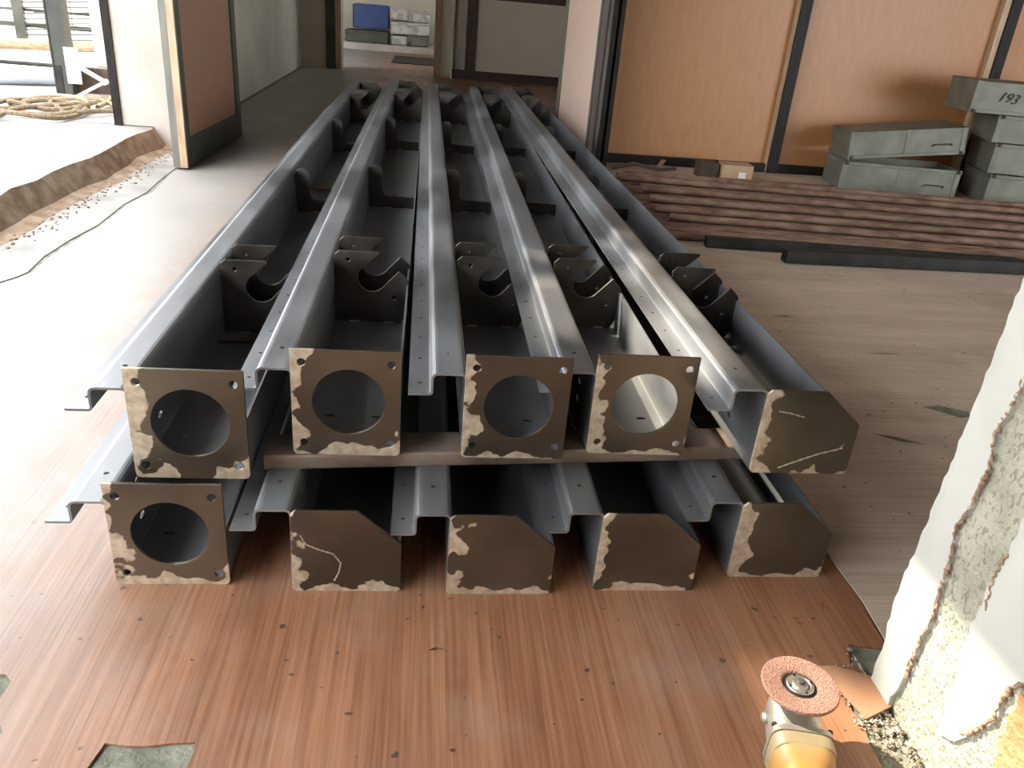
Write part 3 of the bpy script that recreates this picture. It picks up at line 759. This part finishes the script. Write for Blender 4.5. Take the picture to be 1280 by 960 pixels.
crate('tilted upturned tin crate lying on top of the leftmost floor crate', 2.82, 5.32, .20, .77, .34, .175, 0, rot=(0, math.radians(-7), math.radians(-5)), up_open=False)
crate('tin crate on the floor at the right, bottom of the taller stack', 3.72, 5.10, 0.0, .6, .42, .20, math.radians(-12))
crate('dark-sided tin crate second from the bottom of the taller stack', 3.70, 5.12, .205, .62, .42, .19, math.radians(-14))
crate('tin crate with a rim latch just below the numbered one', 3.66, 5.12, .40, .6, .40, .17, math.radians(-13))
crate('topmost tin crate with a handwritten number on its side', 3.44, 5.12, .575, .72, .40, .19, math.radians(-10), up_open=False, text='193')

# ------------------------------------------------------------------ store room crates
def store(name, px0, py0, px1, py1, m, label, y=14.95, cat='crate'):
    s = 76.; x0 = -1.326 + (px0-440)/s; x1 = -1.326 + (px1-440)/s
    z1 = .725 - (py0 - 5 - (px0-488)*.06)/81.5; z0 = .725 - (py1 - 5 - (px0-488)*.06)/81.5
    r = empty(name, label, cat, ((x0+x1)/2, y, max(z0, .1)), 0, 'crates stacked in the far store room')
    w = (x1-x0)/2 - .014; h = max(z1-max(z0, .1) - .024, .05)
    link('shell', boxm(-w, w, 0, .5, 0, h), m, r, bevel=.025)
    link('rim', boxm(-w-.004, w+.004, -.012, .5, h-.04, h-.015), m, r, bevel=.004)
    return r
store('plastic_crate', 440, 3, 487, 35, BLUE, 'blue plastic crate on top in the far store room')
store('tin_box', 430, 35, 487, 54, GRNT, 'dark green-grey box below the blue crate in the far store room')
store('tin_box', 488, 8, 512, 24, WHTG, 'white stained tin box, top left beside the blue crate')
store('tin_box', 515, 11, 539, 27, WHTG, 'white stained tin box, top right of the far stack')
store('tin_box', 488, 24, 539, 42, WHTG, 'long white stained tin box in the middle of the far stack')
store('tin_box', 489, 42, 511, 57, WHTG, 'small pale tin box at the bottom of the far stack, left of the darker one')
store('tin_box', 514, 42, 539, 60, GALV, 'grey tin box at the bottom right of the far stack')

# ------------------------------------------------------------------ outside things on the left
def outside():
    # dark channel post with plate
    r = empty('gate_post', 'dark green channel gate post standing outside the left opening', 'post', (-2.60, 6.40, .05))
    link('post_web', boxm(-.060, .058, 0, .012, 0, 2.6), GPAINT, r)
    link('post_flange', boxm(-.066, -.056, -.01, .08, 0, 2.6), GPAINT, r)
    link('post_flange', boxm(.052, .062, -.035, .08, 0, 2.6), GPAINT, r)
    link('lock_plate', boxm(-.054, -.01, -.006, 0, .02, .26), BLKTUBE, r)
    # hinge bracket
    b = empty('hinge_bracket', 'white metal hinge bracket with folding arm beside the dark gate post', 'bracket', (-2.49, 6.34, .2))
    link('back_plate', boxm(-.065, .03, 0, .008, 0, .24), WPAINT, b)
    am = bmesh.new(); tube(am, [(-.03, -.01, .15), (.20, -.03, .03)], .016, 8); link('arm', am, WPAINT, b, smooth=True)
    am = bmesh.new(); tube(am, [(.20, -.03, .03), (.02, -.06, -.07)], .011, 8); link('arm', am, WPAINT, b, smooth=True)
    am = bmesh.new(); tube(am, [(.20, -.05, .03), (.20, -.01, .03)], .02, 10); link('pivot', am, WPAINT, b, smooth=True)
    # boards / column behind
    c = link('leaning_board', boxm(-2.45, -2.30, 6.62, 6.66, .05, 2.4), WPAINT); tag(c, 'pale board standing behind the white hinge bracket', 'board')
    c = link('concrete_column', boxm(-2.36, -2.04, 6.75, 7.0, .05, 2.9), CONC, bevel=.01); tag(c, 'grey concrete column outside between gate post and white pier', 'column')
    c = link('kerb_block', boxm(-2.55, -2.06, 6.5, 6.62, .05, .30), DARK, bevel=.01); tag(c, 'dark block at the foot of the concrete column', 'block')
    bm = bmesh.new(); tube(bm, [(-4.6, 6.05, .175), (-3.6, 6.45, .175), (-2.68, 6.85, .175)], .055, 16); tag(link('grey_pipe', bm, GPIPE, smooth=True), 'thick grey pipe lying outside on the ground by the rope', 'pipe')
    # fence of mesh
    f = empty('wire_fence', 'wire mesh fence with dark frame outside beyond the grey pipe', 'fence', (-4.45, 10.0, 0))
    link('fence_post', boxm(-.05, .06, 0, .05, .0, 2.4), GPAINT, f)
    link('fence_rail', boxm(-1.6, 1.6, .052, .08, .28, .33), GPAINT, f)
    link('fence_rail', boxm(-1.6, 1.6, .052, .08, .44, .47), GPAINT, f)
    wm = bmesh.new()
    for i in range(34):
        z = .15 + i*.055; tube(wm, [(0.06, .015, z), (1.6, .015, z + .12)], .009, 5)
    for i in range(6): tube(wm, [(.3 + i*.25, .015, .1), (.3 + i*.25, .015, 2.2)], .005, 5)
    o = link('wire_mesh', wm, GPAINT, f)
    bm = bmesh.new(); tube(bm, [(-5.8, 9.0, .13), (-4.8, 9.3, .15), (-2.6, 9.9, .17)], [.05, .055, .05], 10); tag(link('timber_log', bm, mat('old_timber', (.20,.15,.10), .9, 0, (.30,.24,.17), 8, 6, (1,4,4)), smooth=True), 'old timber log lying along the foot of the wire fence', 'log')
    bm = bmesh.new(); tube(bm, [(-5.8, 8.3, .08), (-4.4, 8.5, .08), (-2.6, 8.4, .08)], .02, 8); tag(link('black_hose', bm, BLKTUBE, smooth=True), 'thin black hose on the ground in front of the timber log', 'hose')
    # rope coil
    random.seed(4); pts = []
    for i in range(230):
        a = i*.14; ph = i/230
        rx = .20 + .10*math.sin(i*.061) - .04*ph; ry = .30 + .16*math.sin(i*.047 + 1)
        pts.append((-2.36 + .12*math.sin(i*.027) + rx*math.cos(a), 5.62 + .14*math.cos(i*.021) + ry*math.sin(a), .138 + .03*ph + .016*math.sin(i*.37)))
    pts += [(-2.62, 5.4, .14), (-2.8, 5.3, .137), (-3.0, 5.2, .137)]
    bm = bmesh.new(); tube(bm, pts, .015, 8); tag(link('coiled_rope', bm, ROPE, smooth=True), 'loose coil of brown rope on the raised concrete outside', 'rope')
outside()

# ------------------------------------------------------------------ light
sun = bpy.data.lights.new('sun', 'SUN'); sun.energy = 14; sun.angle = math.radians(.6); sun.color = (1.0, .86, .68)
so = bpy.data.objects.new('sun', sun); COL.objects.link(so)
d = Vector((1, -.6, -1.0)).normalized(); so.rotation_euler = d.to_track_quat('-Z', 'Y').to_euler()
W = bpy.data.worlds.new('sky'); S.world = W; W.use_nodes = True
bg = W.node_tree.nodes['Background']; bg.inputs[0].default_value = (.94, .965, 1.0, 1); bg.inputs[1].default_value = 9.8

vs = S.view_settings; vs.view_transform = 'Standard'; vs.look = 'None'; vs.gamma = 1; vs.exposure = 0.0; vs.use_curve_mapping = False
